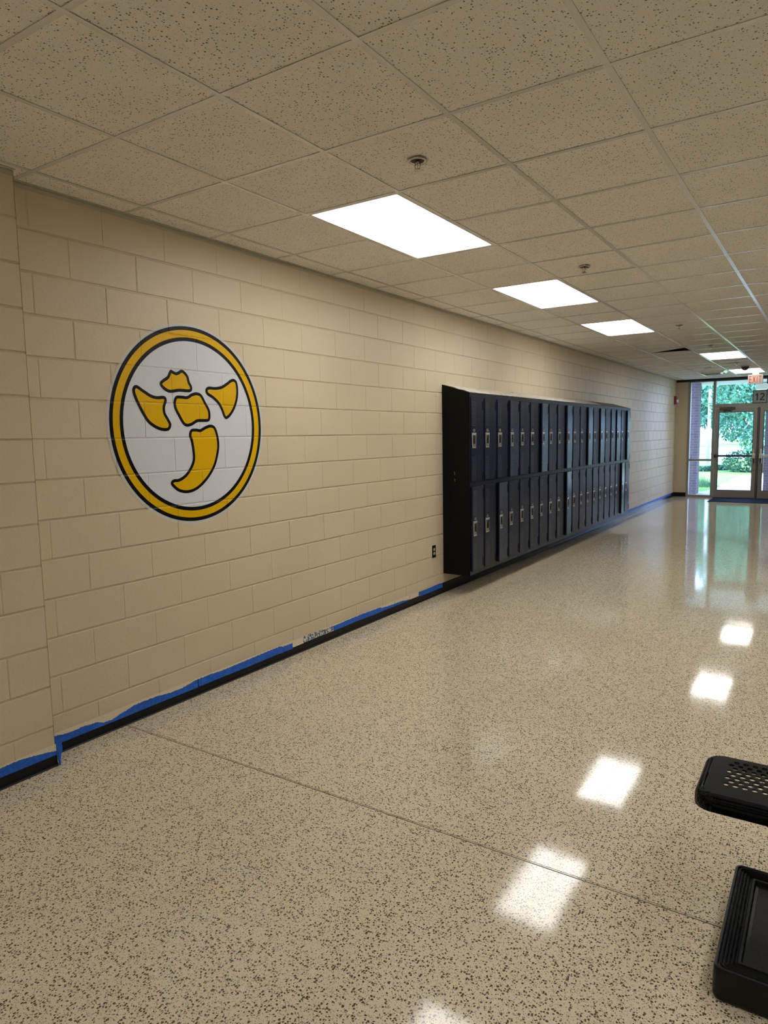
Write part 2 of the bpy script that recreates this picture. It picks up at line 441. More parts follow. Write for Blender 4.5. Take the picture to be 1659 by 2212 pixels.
# ceiling: tiles and tee grid
LIGHTS = [(1, 2), (1, 6), (1, 10), (2, 17), (2, 23), (1, -7)]
LIGHTS_R = [(6, 2), (6, 6), (6, 10), (6, -2), (6, -7)]  # unseen row; the panel beside the viewer is added as front fill
VENTCELL = (1, 23); SAG = (1, 15)
skip = {VENTCELL, SAG}
for i, j in LIGHTS + LIGHTS_R: skip |= {(i, j), (i, j+1)}
c = MB(); ZT = 2.8515
ni = 11; j0, j1 = -12, 27
xs = [0] + [X0 + T*i for i in range(0, ni+1)] + [XL]
ys = [YB] + [Y0 + T*j for j in range(j0+1, j1)] + [YE+.02]
for a in range(len(xs)-1):
    for bb in range(len(ys)-1):
        if (a-1, bb+j0) in skip: continue
        if xs[a] >= xs[a+1] or ys[bb] >= ys[bb+1]: continue
        dz = random.uniform(0, .0008)
        c.face([(xs[a], ys[bb], ZT+dz), (xs[a], ys[bb+1], ZT+dz), (xs[a+1], ys[bb+1], ZT+dz), (xs[a+1], ys[bb], ZT+dz)])
ceil = tag(c.build('ceiling', m_tile, fixn=False), kind='structure')
g = MB()
for i in range(0, ni+1):
    x = X0+T*i
    if x < XL: g.box(x-TH/2, YB, ZC, x+TH/2, YE, ZC+.0012)
for j in range(j0+1, j1):
    y = Y0+T*j
    for i in range(-1, ni+1):
        xa = 0 if i < 0 else X0+T*i; xb = min(X0+T*(i+1), XL)
        if (i, j) in skip and (i, j-1) in skip and ((i, j-1) in LIGHTS+LIGHTS_R): continue
        g.box(xa+(TH/2 if i >= 0 else 0), y-TH/2, ZC+.0002, xb-TH/2, y+TH/2, ZC+.0014)
g.build('ceiling_grid', m_tee, ceil)
t = MB()
t.box(-.004, YP, ZC-.001, .022, YE, ZC+.002); t.box(-.004, YP, 2.826, .003, YE, ZC-.004)  # wall angle; the greenish strip below it stands in for a shadow gap
t.box(XP-.004, YB, ZC-.001, XP+.022, YP, ZC+.002); t.box(XP-.004, YB, 2.826, XP+.003, YP, ZC-.004)
tag(t.build('trim_1', m_angle), kind='structure')

# askew tile above the lockers' far end
st = MB(); st.box(0, 0, 0, T-.01, T-.01, .016)
tile = st.build('ceiling_tile', m_tile)
xa, ya = X0+T*SAG[0]+.005, Y0+T*SAG[1]+.005
for v in tile.data.vertices:
    lift = .055*(v.co.x/T)*(v.co.y/T)
    v.co.z += lift
tile.location = (xa, ya, 2.8516)
tag(tile, 'speckled ceiling tile lifted askew at one corner leaving a dark gap, beyond the third light panel', 'ceiling tile')

# ------------------------------------------------------------------ light panels
def light_panel():
    root = empty('ceiling_light')
    W, L = T, 2*T
    fr = MB(); e = .018
    for a in ((-W/2+.006, -L/2+.006, -W/2+.006+e, L/2-.006), (W/2-.006-e, -L/2+.006, W/2-.006, L/2-.006)):
        fr.box(a[0], a[1], 0, a[2], a[3], .03)
    for a in ((-W/2+.006+e, -L/2+.006, W/2-.006-e, -L/2+.006+e), (-W/2+.006+e, L/2-.006-e, W/2-.006-e, L/2-.006)):
        fr.box(a[0], a[1], 0, a[2], a[3], .03)
    fr.box(-W/2+.007, -L/2+.007, .03, W/2-.007, L/2-.007, .10)
    fr.build('frame', m_frame, root)
    d = MB(); d.box(-W/2+.024, -L/2+.024, .004, W/2-.024, L/2-.024, .010)
    d.build('diffuser', m_diff, root)
    return root
lp = light_panel()
LL = ['rectangular ceiling light panel nearest the camera, between the round emblem and the lockers',
      'second ceiling light panel, above the near end of the lockers',
      'third ceiling light panel, left of the far sprinklers above the middle of the lockers',
      'ceiling light panel fourth along the hall, the nearer one in front of the exit doors',
      'ceiling light panel closest to the exit sign and doors',
      'ceiling light panel behind the viewer on the left side']
for k, (i, j) in enumerate(LIGHTS):
    o = lp if k == 0 else copy_tree(lp)
    o.location = (X0+T*(i+.5), Y0+T*(j+1), ZC+.0005)
    tag(o, LL[k], 'ceiling light', 'lit ceiling panels along the hall')
for k, (i, j) in enumerate(LIGHTS_R):
    o = copy_tree(lp); o.location = (X0+T*(i+.5), Y0+T*(j+1), ZC+.0005)
    tag(o, ['nearest ahead', 'second ahead', 'third ahead', 'added front fill panel', 'last behind the viewer'][k]+' of the second row of ceiling panels, right of the hall', 'ceiling light', 'second row of ceiling panels')

# ------------------------------------------------------------------ sprinklers, detector, dome, vent
def sprinkler():
    root = empty('fire_sprinkler')
    b = MB(); b.lathe([(.020, -.001), (.040, -.001), (.045, -.007), (.041, -.012), (.033, -.010), (.030, -.004), (.020, -.004)], 0, 0, 0, 28); b.build('escutcheon', m_chromed, root, smooth=True)
    b = MB(); b.lathe([(.031, -.0055), (.0305, -.008), (.004, -.0075)], 0, 0, 0, 24); b.build('cup', m_sprdark, root)
    b = MB()
    b.lathe([(.010, -.006), (.010, -.018), (.007, -.020)], 0, 0, 0, 12)
    for s in (-1, 1): b.tube([(s*.009, 0, -.016), (s*.014, 0, -.028), (s*.010, 0, -.040), (0, 0, -.046)], .0026, 6)
    b.tube([(0, 0, -.018), (0, 0, -.046)], .002, 6)
    b.build('frame_arms', m_chromed, root, smooth=True)
    b = MB()
    b.lathe([(.003, -.044), (.017, -.047), (.018, -.049), (.004, -.0485)], 0, 0, 0, 16)
    b.build('deflector', m_chromed, root)
    return root
SP = [(1.686, 2.814, 'nearest recessed ceiling sprinkler, above and right of the first light panel'),
      (1.692, 5.261, 'second ceiling sprinkler, right of the second light panel'),
      (1.728, 8.796, 'third ceiling sprinkler, small, right of the third light panel'),
      (1.731, 11.17, 'fourth ceiling sprinkler, just before the fourth light panel'),
      (1.731, 14.40, 'farthest ceiling sprinkler, between the last two light panels')]
sp0 = sprinkler()
for k, (x, y, l) in enumerate(SP):
    o = sp0 if k == 0 else copy_tree(sp0)
    o.location = (x, y, ZT-.0005); tag(o, l, 'sprinkler', 'pendent sprinklers in the ceiling')
b = MB(); b.lathe([(.06, 0), (.062, -.012), (.05, -.022), (.02, -.024)], 1.142, 15.10, ZT, 24)
tag(b.build('smoke_detector', m_white, smooth=True), 'thin white round detector plate on the ceiling before the air vent', 'smoke detector')
r_ = empty('dome_camera', (1.80, 15.12, ZT)); tag(r_, 'dark smoked half dome hanging from the ceiling before the last light panel', 'dome camera')
b = MB(); b.lathe([(.085, 0), (.085, -.02), (.075, -.024)], 0, 0, 0, 24); b.build('housing', m_frame, r_)
b = MB(); b.lathe([(.072*math.cos(t), -.024-.072*math.sin(t)) for t in [i*math.pi/16 for i in range(8)]], 0, 0, 0, 24); b.build('dome', m_smoke, r_, smooth=True)
# square air vent
r_ = empty('air_vent', (X0+T*1.5, Y0+T*23.5, ZC)); tag(r_, 'square metal air diffuser with dropped centre plate in the ceiling before the doors', 'air vent')
b = MB(); hw = T/2-.012
def ring(mb, a, za, bq, zb):
    A = [(-a,-a,za),(a,-a,za),(a,a,za),(-a,a,za)]; B_ = [(-bq,-bq,zb),(bq,-bq,zb),(bq,bq,zb),(-bq,bq,zb)]
    for q in range(4):
        r = (q+1) % 4; mb.face([A[q], A[r], B_[r], B_[q]])
ring(b, T/2-.004, .001, T/2-.03, -.004); ring(b, T/2-.03, -.004, T/2-.03, .03)
b.build('frame', m_frame, r_)
b = MB(); ring(b, .272, .018, .215, -.028); ring(b, .215, -.028, .211, -.026); ring(b, .211, -.026, .262, .020)
b.build('cone_ring', m_bright, r_)
b = MB(); ring(b, .205, .012, .155, -.048); ring(b, .155, -.048, .150, -.046); ring(b, .150, -.046, .195, .014)
b.build('cone_ring', m_bright, r_)
b = MB(); b.box(-.14, -.14, -.062, .14, .14, -.056); ring(b, .14, -.058, .10, .02)
b.build('centre_plate', m_exit_body, r_)
b = MB(); b.box(-hw, -hw, .06, hw, hw, .07); b.build('duct_plate', m_dark, r_)

# ------------------------------------------------------------------ baseboards (black cove base)
PROF = [(0, 0), (.015, 0), (.0135, .0015), (.009, .007), (.0055, .018), (.0045, .096), (.002, .1015), (0, .1015)]
def base(mb, xf, y0, y1, sgn=1):
    mb.prism(PROF, lambda u, v, w: (xf+sgn*u, w, v), y0, y1)
b = MB(); base(b, 0, YP, YE-.001); base(b, XP, YB, YP+.0045); 
b.prism(PROF, lambda u, v, w: (w, YP+u, v), -.0, XP+.0045)
tag(b.build('baseboard_left', m_base, fixn=True), kind='structure')
b = MB(); b.prism(PROF, lambda u, v, w: (w, YE-u, v), .0, .283); tag(b.build('baseboard_end', m_base), kind='structure')

# ------------------------------------------------------------------ blue masking tape
def interp(prof, y):
    for (a, za), (b_, zb) in zip(prof, prof[1:]):
        if a <= y <= b_: return za+(zb-za)*(y-a)/(b_-a+1e-9)
    return prof[-1][1] if y > prof[-1][0] else prof[0][1]
def tape(prof, zbot, xf, label, smear=True, step=.006, jag=.0022, bulge=.004, paint_top=.1125, grp='strips of blue masking tape along the wall base', m=None):
    y0, y1 = prof[0][0], prof[-1][0]
    n = max(4, int((y1-y0)/step)); rng = random.Random(int(y0*1000))
    mb = MB(); sm = MB(); pv = None
    for i in range(n+1):
        y = y0+(y1-y0)*i/n
        zt = interp(prof, y)+rng.uniform(-jag, jag); zt = max(zt, zbot+.003)
        bl = bulge*(.5+.5*math.sin(y*9.3)*math.sin(y*3.1))
        x = xf+.0062
        cur = ((x+bl, y, zbot), (x+bl*.4, y, (zbot+zt)/2), (x, y, zt), (x+.0004, y, paint_top+rng.uniform(-.001, .001)))
        if pv:
            mb.face([pv[0], cur[0], cur[1], pv[1]]); mb.face([pv[1], cur[1], cur[2], pv[2]])
            sm.face([(xf+.0066, pv[2][1], pv[2][2]-.002), (xf+.0066, cur[2][1], cur[2][2]-.002), (xf+.0052, cur[3][1], max(cur[3][2], cur[2][2])), (xf+.0052, pv[3][1], max(pv[3][2], pv[2][2]))])
        pv = cur
    o = mb.build('masking_tape', m or m_tape, fixn=False)
    if smear: sm.build('paint_smear', m_smear, o, fixn=False)
    tag(o, label, 'masking tape', grp)
    return o
tape([(YP+.004, .108), (1.899, .103), (1.927, .097), (1.993, .090), (2.061, .093), (2.152, .085), (2.18, .071), (2.239, .067), (2.277, .077), (2.34, .089), (2.396, .101), (2.535, .1), (2.647, .089), (2.737, .089), (2.86, .106)], .052, 0, 'blue masking tape with ragged top edge, right after the wall step at the left')
tape([(2.865, .104), (2.956, .106), (3.076, .100), (3.204, .102), (3.378, .106), (3.549, .108), (3.64, .109), (3.668, .098), (3.772, .098)], .054, 0, 'blue masking tape strip below and right of the round emblem', bulge=.007)
tape([(3.774, .0655), (3.9, .0656)], .062, 0, 'cream paint covered gap in the tape right of the emblem', m=m_smear)
tape([(3.90, .108), (4.04, .112), (4.2, .106), (4.27, .104)], .066, 0, 'torn blue and white tape crumpled at the middle of the wall base', jag=.006, bulge=.010, m=m_torn)
tape([(4.272, .104), (4.45, .108), (4.652, .110), (4.941, .107), (5.0, .094), (5.2, .086)], .064, 0, 'blue masking tape strip midway between the torn tape and the electrical outlet', bulge=.008)
tape([(5.205, .088), (5.32, .086), (5.467, .071)], .064, 0, 'short tapering blue tape left of the electrical outlet')
tape([(5.47, .0715), (5.634, .0715)], .0665, 0, 'thin cream painted strip between two blue tape pieces left of the outlet', m=m_smear)
tape([(5.638, .098), (5.8, .104), (6.06, .109), (6.12, .104)], .060, 0, 'blue masking tape strip just before the locker bank', smear=False)
tape([(12.6, .108), (13.8, .106), (15.8, .104), (17.9, .104)], .060, 0, 'long blue masking tape strip beyond the lockers toward the doors', smear=False, jag=.006, step=.02)
tape([(.2, .104), (1.2, .100), (1.56, .104), (1.619, .109), (1.686, .104), (1.76, .093), (1.779, .090), (YP+.002, .080)], .058, XP, 'blue masking tape along the projecting wall section at the far left')
# hanging flap at the wall step
fl = MB(); pv = None
for z, ya, yb in ((.112, .0, .026), (.104, .0, .029), (.085, .0, .030), (.068, .0, .026), (.050, .0, .019), (.034, .0, .015), (.020, .001, .013), (.008, .003, .010), (.003, .005, .008)):
    t_ = (.112-z)/.11
    cur = ((XP+.0070+.010*t_*t_, YP+.003+ya, z), (XP+.0085+.020*t_*t_, YP+.003+yb*.5, z+.001), (XP+.0070+.012*t_, YP+.003+yb, z))
    if pv:
        for q in (0, 1): fl.face([pv[q], cur[q], cur[q+1], pv[q+1]])
    pv = cur
tag(fl.build('masking_tape', m_tape, fixn=False, smooth=True), 'loose end of blue tape curling down over the black base at the wall step', 'masking tape')

# ------------------------------------------------------------------ round emblem decal
def crom(pts, k=6):
    o = []; n = len(pts)
    for i in range(n):
        p0, p1, p2, p3 = pts[i-1], pts[i], pts[(i+1) % n], pts[(i+2) % n]
        for j in range(k):
            t = j/k
            o.append(tuple(.5*((2*p1[a])+(-p0[a]+p2[a])*t+(2*p0[a]-5*p1[a]+4*p2[a]-p3[a])*t*t+(-p0[a]+3*p1[a]-3*p2[a]+p3[a])*t**3) for a in (0, 1)))
    return o
def offset(poly, d):
    A = sum(poly[i-1][0]*poly[i][1]-poly[i][0]*poly[i-1][1] for i in range(len(poly)))
    sg = 1 if A > 0 else -1; o = []; n = len(poly)
    for i in range(n):
        a, b_ = poly[i-2], poly[(i+2) % n]
        tx, ty = b_[0]-a[0], b_[1]-a[1]; L = math.hypot(tx, ty) or 1
        o.append((poly[i][0]+sg*ty/L*d, poly[i][1]-sg*tx/L*d))
    return o
LY, LZ = 2.932, 1.702
emb = empty('wall_emblem', (0, LY, LZ)); tag(emb, 'round white wall decal with black and yellow rings and a yellow abstract figure', 'emblem')
def disc(r0, r1, x, name, m, n=128):
    mb = MB()
    for i in range(n):
        a, c_ = 2*math.pi*i/n, 2*math.pi*(i+1)/n
        if r0 <= 0: mb.face([(x, 0, 0), (x, r1*math.cos(a), r1*math.sin(a)), (x, r1*math.cos(c_), r1*math.sin(c_))])
        else: mb.face([(x, r0*math.cos(a), r0*math.sin(a)), (x, r1*math.cos(a), r1*math.sin(a)), (x, r1*math.cos(c_), r1*math.sin(c_)), (x, r0*math.cos(c_), r0*math.sin(c_))])
    return mb.build(name, m, emb, fixn=False)
disc(0, .610, .0012, 'decal_backing', m_vborder)
disc(.5225, .593, .0017, 'outer_ring', m_vblack)
disc(.5275, .5705, .0022, 'yellow_ring', m_vyellow)
disc(.505, .5275, .0026, 'inner_ring', m_vblack)
disc(0, .505, .0021, 'white_field', m_vwhite)
SHAPES = {
 'crown': [[2.774, 2.017], [2.752, 1.982], [2.72, 1.962], [2.698, 1.942], [2.717, 1.918], [2.759, 1.901], [2.831, 1.91], [2.911, 1.911], [2.922, 1.934], [2.907, 1.959], [2.897, 1.994], [2.874, 2.017], [2.854, 2.024], [2.833, 2.013], [2.814, 2.006], [2.791, 2.012]],
 'left': [[2.526, 1.916], [2.571, 1.893], [2.62, 1.868], [2.664, 1.859], [2.714, 1.862], [2.724, 1.844], [2.71, 1.807], [2.712, 1.77], [2.733, 1.736], [2.749, 1.705], [2.733, 1.678], [2.683, 1.678], [2.631, 1.698], [2.589, 1.731], [2.55, 1.791], [2.518, 1.855], [2.507, 1.896]],
 'right': [[3.286, 1.994], [3.307, 1.978], [3.313, 1.926], [3.303, 1.87], [3.276, 1.814], [3.24, 1.772], [3.206, 1.751], [3.188, 1.765], [3.172, 1.802], [3.142, 1.845], [3.099, 1.877], [3.056, 1.898], [3.047, 1.92], [3.067, 1.934], [3.121, 1.934], [3.176, 1.944], [3.228, 1.97], [3.257, 1.988]],
 'body': [[2.808, 1.866], [2.844, 1.869], [2.889, 1.868], [2.927, 1.886], [2.966, 1.894], [2.999, 1.883], [3.027, 1.841], [3.055, 1.799], [3.061, 1.763], [3.051, 1.735], [3.011, 1.731], [2.96, 1.729], [2.916, 1.709], [2.878, 1.701], [2.851, 1.715], [2.821, 1.759], [2.796, 1.803], [2.793, 1.84]],
 'tail': [[2.91, 1.667], [2.948, 1.671], [2.982, 1.668], [3.017, 1.683], [3.062, 1.696], [3.097, 1.686], [3.117, 1.642], [3.125, 1.581], [3.116, 1.527], [3.088, 1.454], [3.044, 1.395], [2.988, 1.345], [2.925, 1.309], [2.857, 1.296], [2.793, 1.309], [2.751, 1.341], [2.742, 1.358], [2.76, 1.369], [2.796, 1.37], [2.847, 1.393], [2.891, 1.436], [2.918, 1.487], [2.919, 1.546], [2.91, 1.605], [2.899, 1.638]]}
def polymesh(poly, x, name, m, parent):
    bm = bmesh.new(); vs_ = [bm.verts.new((x, a, b_)) for a, b_ in poly]
    for t in tessellate_polygon([[Vector((a, b_, 0)) for a, b_ in poly]]):
        try: bm.faces.new([vs_[i] for i in t])
        except ValueError: pass
    for q in bm.faces:
        q.normal_update()
        if q.normal.x < 0: q.normal_flip()
    me = bpy.data.meshes.new(name); bm.to_mesh(me); bm.free(); me.materials.append(m)
    o = bpy.data.objects.new(name, me); C.objects.link(o); o.parent = parent; return o
for k, pts in SHAPES.items():
    pl = crom([(a-LY, b_-LZ) for a, b_ in pts])
    o = polymesh(offset(pl, .0095), .0030, 'figure_outline', m_vblack, emb)
    polymesh(offset(pl, -.0090), .0035, 'figure_fill', m_vyellow, o)

# ------------------------------------------------------------------ lockers
LY0 = 6.155; LW = .3172; LD = .305; LZ0 = .2; LZ1 = 2.02
def locker_proto():
    root = empty('locker', (0, LY0, 0))
    b = MB()
    b.box(.001, .0006, LZ0, LD-.02, LW-.0006, LZ1)
    fz = [(LZ0, .238), (1.098, 1.140), (1.981, LZ1)]
    for z0, z1 in fz: b.box(LD-.02, .0006, z0, LD, LW-.0006, z1)
    for y0, y1 in ((.0006, .017), (LW-.019, LW-.0006)):
        for z0, z1 in ((.238, 1.098), (1.140, 1.981)): b.box(LD-.02, y0, z0, LD, y1, z1)
    b.build('body', m_locker, root)
    for up in (1, 0):
        z0, z1 = (1.143, 1.978) if up else (.241, 1.095)
        hz = 1.555 if up else .672
        D = empty('door') if False else None
        wd = LW-.018-.021                       # door width
        dm = MB(); dm.box(-.012, -wd, z0, .006, 0, z1)
        door = dm.build('door', m_locker, root, loc=(LD, LW-.020, 0), bevel=.0015, bseg=1)
        yy = lambda v: v-(LW-.020)             # locker-local y -> door-local y
        # latch: tapered steel frame with recess and lever
        t_, bt = .078, -.075
        yc = yy(.082)
        def quad(hw0, hw1, zt, zb, x): return [(x, yc-hw1, hz+zb), (x, yc+hw1, hz+zb), (x, yc+hw0, hz+zt), (x, yc-hw0, hz+zt)]
        O = quad(.049, .039, t_, bt, .0075); I = quad(.036, .029, t_-.024, bt+.016, .0095); I2 = quad(.034, .027, t_-.027, bt+.019, .0020-.006)
        OB = quad(.049, .039, t_, bt, .004)
        lm = MB()
        for q in range(4):
            r = (q+1) % 4
            lm.face([O[q], O[r], I[r], I[q]]); lm.face([OB[q], OB[r], O[r], O[q]])
        lf = lm.build('latch_frame', m_chrome, door, fixn=False)
        lm = MB()
        for q in range(4):
            r = (q+1) % 4; lm.face([I[q], I[r], I2[r], I2[q]])
        lm.face([(.0062, p_[1], p_[2]) for p_ in I2]); lm.build('latch_recess', m_latchdark, door, fixn=False)
        lm = MB(); lm.box(.0062, yc-.004, hz-.030, .0135, yc+.014, hz+.022); lm.lathe([(.010, .0065), (.010, .011)], 0, yc-.012, hz-.006, 12, 0, 'x')
        lm.box(.0062, yc-.012, hz-.055, .0105, yc+.012, hz-.034, 1)
        lm.build('latch_lever', [m_sprdark, m_chrome], door)
        # number plate
        nz = hz+.103
        lm = MB()
        pr = [(.021*math.cos(a)+0, .009*math.sin(a)) for a in [2*math.pi*i/16 for i in range(16)]]
        lm.prism([(u, v+.002) for u, v in pr], lambda u, v, w: (w, yc+u*1.05, nz+v*1.2), .0062, .0068, 1)
        for s_ in (-1, 1):
            lm.tube([(.0072, yc+s_*.020, nz-.008), (.0072, yc+s_*.016, nz+.008), (.0072, yc+s_*.004, nz+.011)], .0016, 5)
        lm.tube([(.0072, yc-.018, nz-.009), (.0072, yc, nz-.012), (.0072, yc+.018, nz-.009)], .0016, 5)
        lm.build('number_plate', [m_chrome, m_latchdark], door)
        # perforations
        for zc in ((1.705, 1.935), (1.165, 1.395)) if up else ((.815, 1.050), (.268, .515)):
            lm = MB()
            for r in range(16):
                z = zc[0]+(zc[1]-zc[0])*r/15
                for q in range(5 if not up else 4):
                    y = yy(.048)+(.0225 if up else .018)*q
                    s_ = .0030
                    lm.face([(.0064, y-s_*1.2, z-s_), (.0064, y+s_*1.2, z-s_), (.0064, y+s_*1.2, z+s_), (.0064, y-s_*1.2, z+s_)])
            lm.build('perforations', m_vent, door, fixn=False)
        for hzz in ((1.905, 1.188) if up else (1.02, .31)):
            lm = MB(); lm.box(-.004, -.014, hzz-.043, .0085, .003, hzz+.043)
            lm.build('hinge', m_hinge, root, loc=(LD, LW-.020, 0))
    return root
ORD = ['nearest', 'second', 'third', 'fourth', 'fifth', 'sixth', 'seventh', 'eighth', 'ninth', 'tenth', 'eleventh', 'twelfth', 'thirteenth',
       'fourteenth', 'fifteenth', 'sixteenth', 'seventeenth', 'eighteenth', 'nineteenth', 'farthest']
UP = {3: 2.6, 6: 5.5, 8: .8, 9: 5.0, 12: 4.5, 14: 3.5, 16: 1.5, 17: 2.5, 19: 5}
LO = {0: 3.2, 2: 4.5, 7: .8, 9: 6.0, 18: 5.5, 13: .8}
lk0 = locker_proto()
for k in range(20):
    o = lk0 if k == 0 else copy_tree(lk0)
    o.location = (0, LY0+LW*k, 0)
    drs = sorted([c_ for c_ in o.children if c_.name.startswith('door')], key=lambda c_: c_.data.vertices[0].co.z)
    lo, up = drs[0], drs[1]
    up.rotation_euler.z = math.radians(UP.get(k, .3)); lo.rotation_euler.z = math.radians(LO.get(k, .3))
    st_ = []
    if UP.get(k, 0) > 2: st_.append('upper')
    if LO.get(k, 0) > 2: st_.append('lower')
    s_ = ('%s door%s ajar' % (' and '.join(st_), 's' if len(st_) > 1 else '')) if st_ else 'both doors shut'
    tag(o, ('%s black locker column counting from the camera, %s' % (ORD[k], s_)), 'locker', 'black lockers in the wall bank')
LY1 = LY0+20*LW
# end panel and sloped top
o = MB(); P_ = [(.002, LZ0-.002), (LD+.001, LZ0-.002), (LD+.001, LZ1+.002), (.002, 2.118)]
o.prism(P_, lambda u, v, w: (u, w, v), LY0-.004, LY0-.0005)
ep = o.build('locker_end_panel', m_lockside); tag(ep, 'flat black end panel closing the near side of the locker bank', 'locker end panel')
o = MB()
for (u, v, du, dv) in ((.135, 1.235, .003, .012), (.139, 1.215, .002, .018), (.136, 1.165, .005, .008), (.139, 1.150, .004, .006)):
    o.box(u, LY0-.0052, v, u+du, LY0-.004, v+dv)
o.build('scratch', m_scratch, ep)
o = MB(); P_ = [(.002, LZ1+.001), (LD-.001, LZ1+.001), (LD+.001, LZ1+.004), (.002, 2.112)]
o.prism(P_, lambda u, v, w: (u, w, v), LY0, LY1)
stp = o.build('locker_sloped_top', m_slope); tag(stp, 'brown-black sloped metal top running over the whole locker bank', 'locker top')
o = MB(); rng = random.Random(3); rows = []
NY = 150
for i in range(NY+1):
    y = LY0+.02+(10.75-LY0)*i/NY; row = []
    for j in range(9):
        u = j/8; x = .004+(LD-.004)*u
        zz = 2.1135+(LZ1+.0045-2.1135)*u + .003 + rng.uniform(0, .006)*(1 if 0 < j < 8 else .3)
        if j == 0: x = .003; zz = 2.113+rng.uniform(-.001, .012)
        if j == 8: x = LD-.004+rng.uniform(0, .006)
        row.append((x, y, zz))
    rows.append(row)
for i in range(NY):
    for j in range(8): o.face([rows[i][j], rows[i][j+1], rows[i+1][j+1], rows[i+1][j]])
tag(o.build('masking_film', m_film, fixn=False), 'crinkled pale plastic sheet taped over the near half of the sloped locker top', 'plastic sheet')

# ------------------------------------------------------------------ outlet, alarm
r_ = empty('electrical_outlet', (0, 5.951, .457)); tag(r_, 'black electrical outlet plate low on the block wall beside the lockers', 'outlet')
b = MB(); b.box(-.002, -.036, -.062, .006, .036, .062); b.build('cover_plate', m_black, r_, bevel=.002)
for s_ in (-.020, .020):
    b = MB(); pr = [(.0165*math.cos(a), max(-.013, min(.013, .0165*math.sin(a)))) for a in [2*math.pi*i/24 for i in range(24)]]
    b.prism(pr, lambda u, v, w: (w, u, v+s_), .005, .0078); rc = b.build('receptacle', m_beigerec, r_)
    b = MB()
    for q in (-.0065, .0065): b.box(.0076, q-.0012, s_-.001, .0082, q+.0012, s_+.008)
    b.box(.0076, -.0025, s_-.010, .0082, .0025, s_-.005); b.build('socket_slots', m_signblack, rc)
b = MB(); b.box(-.002, -.041, -.068, .0025, .041, .068); b.build('paint_edge', m_smear, r_)
r_ = empty('fire_alarm', (0, 18.05, 2.36)); tag(r_, 'red fire alarm strobe with clear lens on the left wall near the doors', 'fire alarm')
b = MB(); b.box(0, -.06, -.10, .05, .06, .10); b.build('housing', m_red, r_, bevel=.008)
b = MB(); b.box(.048, -.035, -.055, .09, .035, .02); b.build('strobe_lens', m_lens, r_, bevel=.012)
b = MB(); b.box(.0, -.05, -.115, .03, .05, -.10); b.build('base_plate', m_white, r_)

# ------------------------------------------------------------------ storefront: frame, windows, doors
fy0, fy1 = YE-.02, YE+.10
b = MB()
b.box(.280, fy0, 0, .335, fy1, 2.83)                 # left jamb
b.box(.830, fy0, 0, .888, fy1, 2.83)                 # mullion
b.box(2.742, fy0, 0, 2.80, fy1, 2.83); b.box(3.29, fy0, 0, 3.345, fy1, 2.83)
b.box(.335, fy0, 2.775, 3.29, fy1, 2.835)            # head
b.box(.335, fy0, .882, .830, fy1, .929); b.box(2.80, fy0, .882, 3.29, fy1, .929)
b.box(.335, fy0, 0, .830, fy1, .055); b.box(2.80, fy0, 0, 3.29, fy1, .055)
tag(b.build('trim_2', m_alu, bevel=.003, bseg=1), kind='structure')
b = MB(); b.box(.888, fy0-.004, 2.135, 2.742, fy1, 2.238); tag(b.build('trim_3', m_alu, bevel=.003, bseg=1), kind='structure')
b = MB(); b.box(.0, YE-.03, 2.795, XN, YE+.02, ZC+.01); tag(b.build('trim_4', m_header), kind='structure')
b = MB(); b.box(.276, YE-.012, .0, .90, YE-.0, .014); b.box(.888, YE-.03, 0, 2.742, YE+.06, .010); tag(b.build('trim_5', m_aludark), kind='structure')
def pane(n, x0, z0, x1, z1):
    root = empty('window_%d' % n, ((x0+x1)/2, YE+.04, z0)); tag(root, kind='structure')
    b = MB(); b.face([(x0, YE+.04, z0), (x1, YE+.04, z0), (x1, YE+.04, z1), (x0, YE+.04, z1)])
    o = b.build('pane', m_glass, root, fixn=False); o.location = (-root.location.x, -root.location.y, -root.location.z)
pane(1, .335, .929, .830, 2.775); pane(2, .335, .055, .830, .882); pane(3, .888, 2.238, 2.742, 2.775)
pane(4, 2.80, .929, 3.29, 2.775); pane(5, 2.80, .055, 3.29, .882)
b = MB(); b.box(1.787, YE-.005, .012, 1.835, YE+.05, 2.135); tag(b.build('trim_6', m_aludark, bevel=.006), kind='structure')
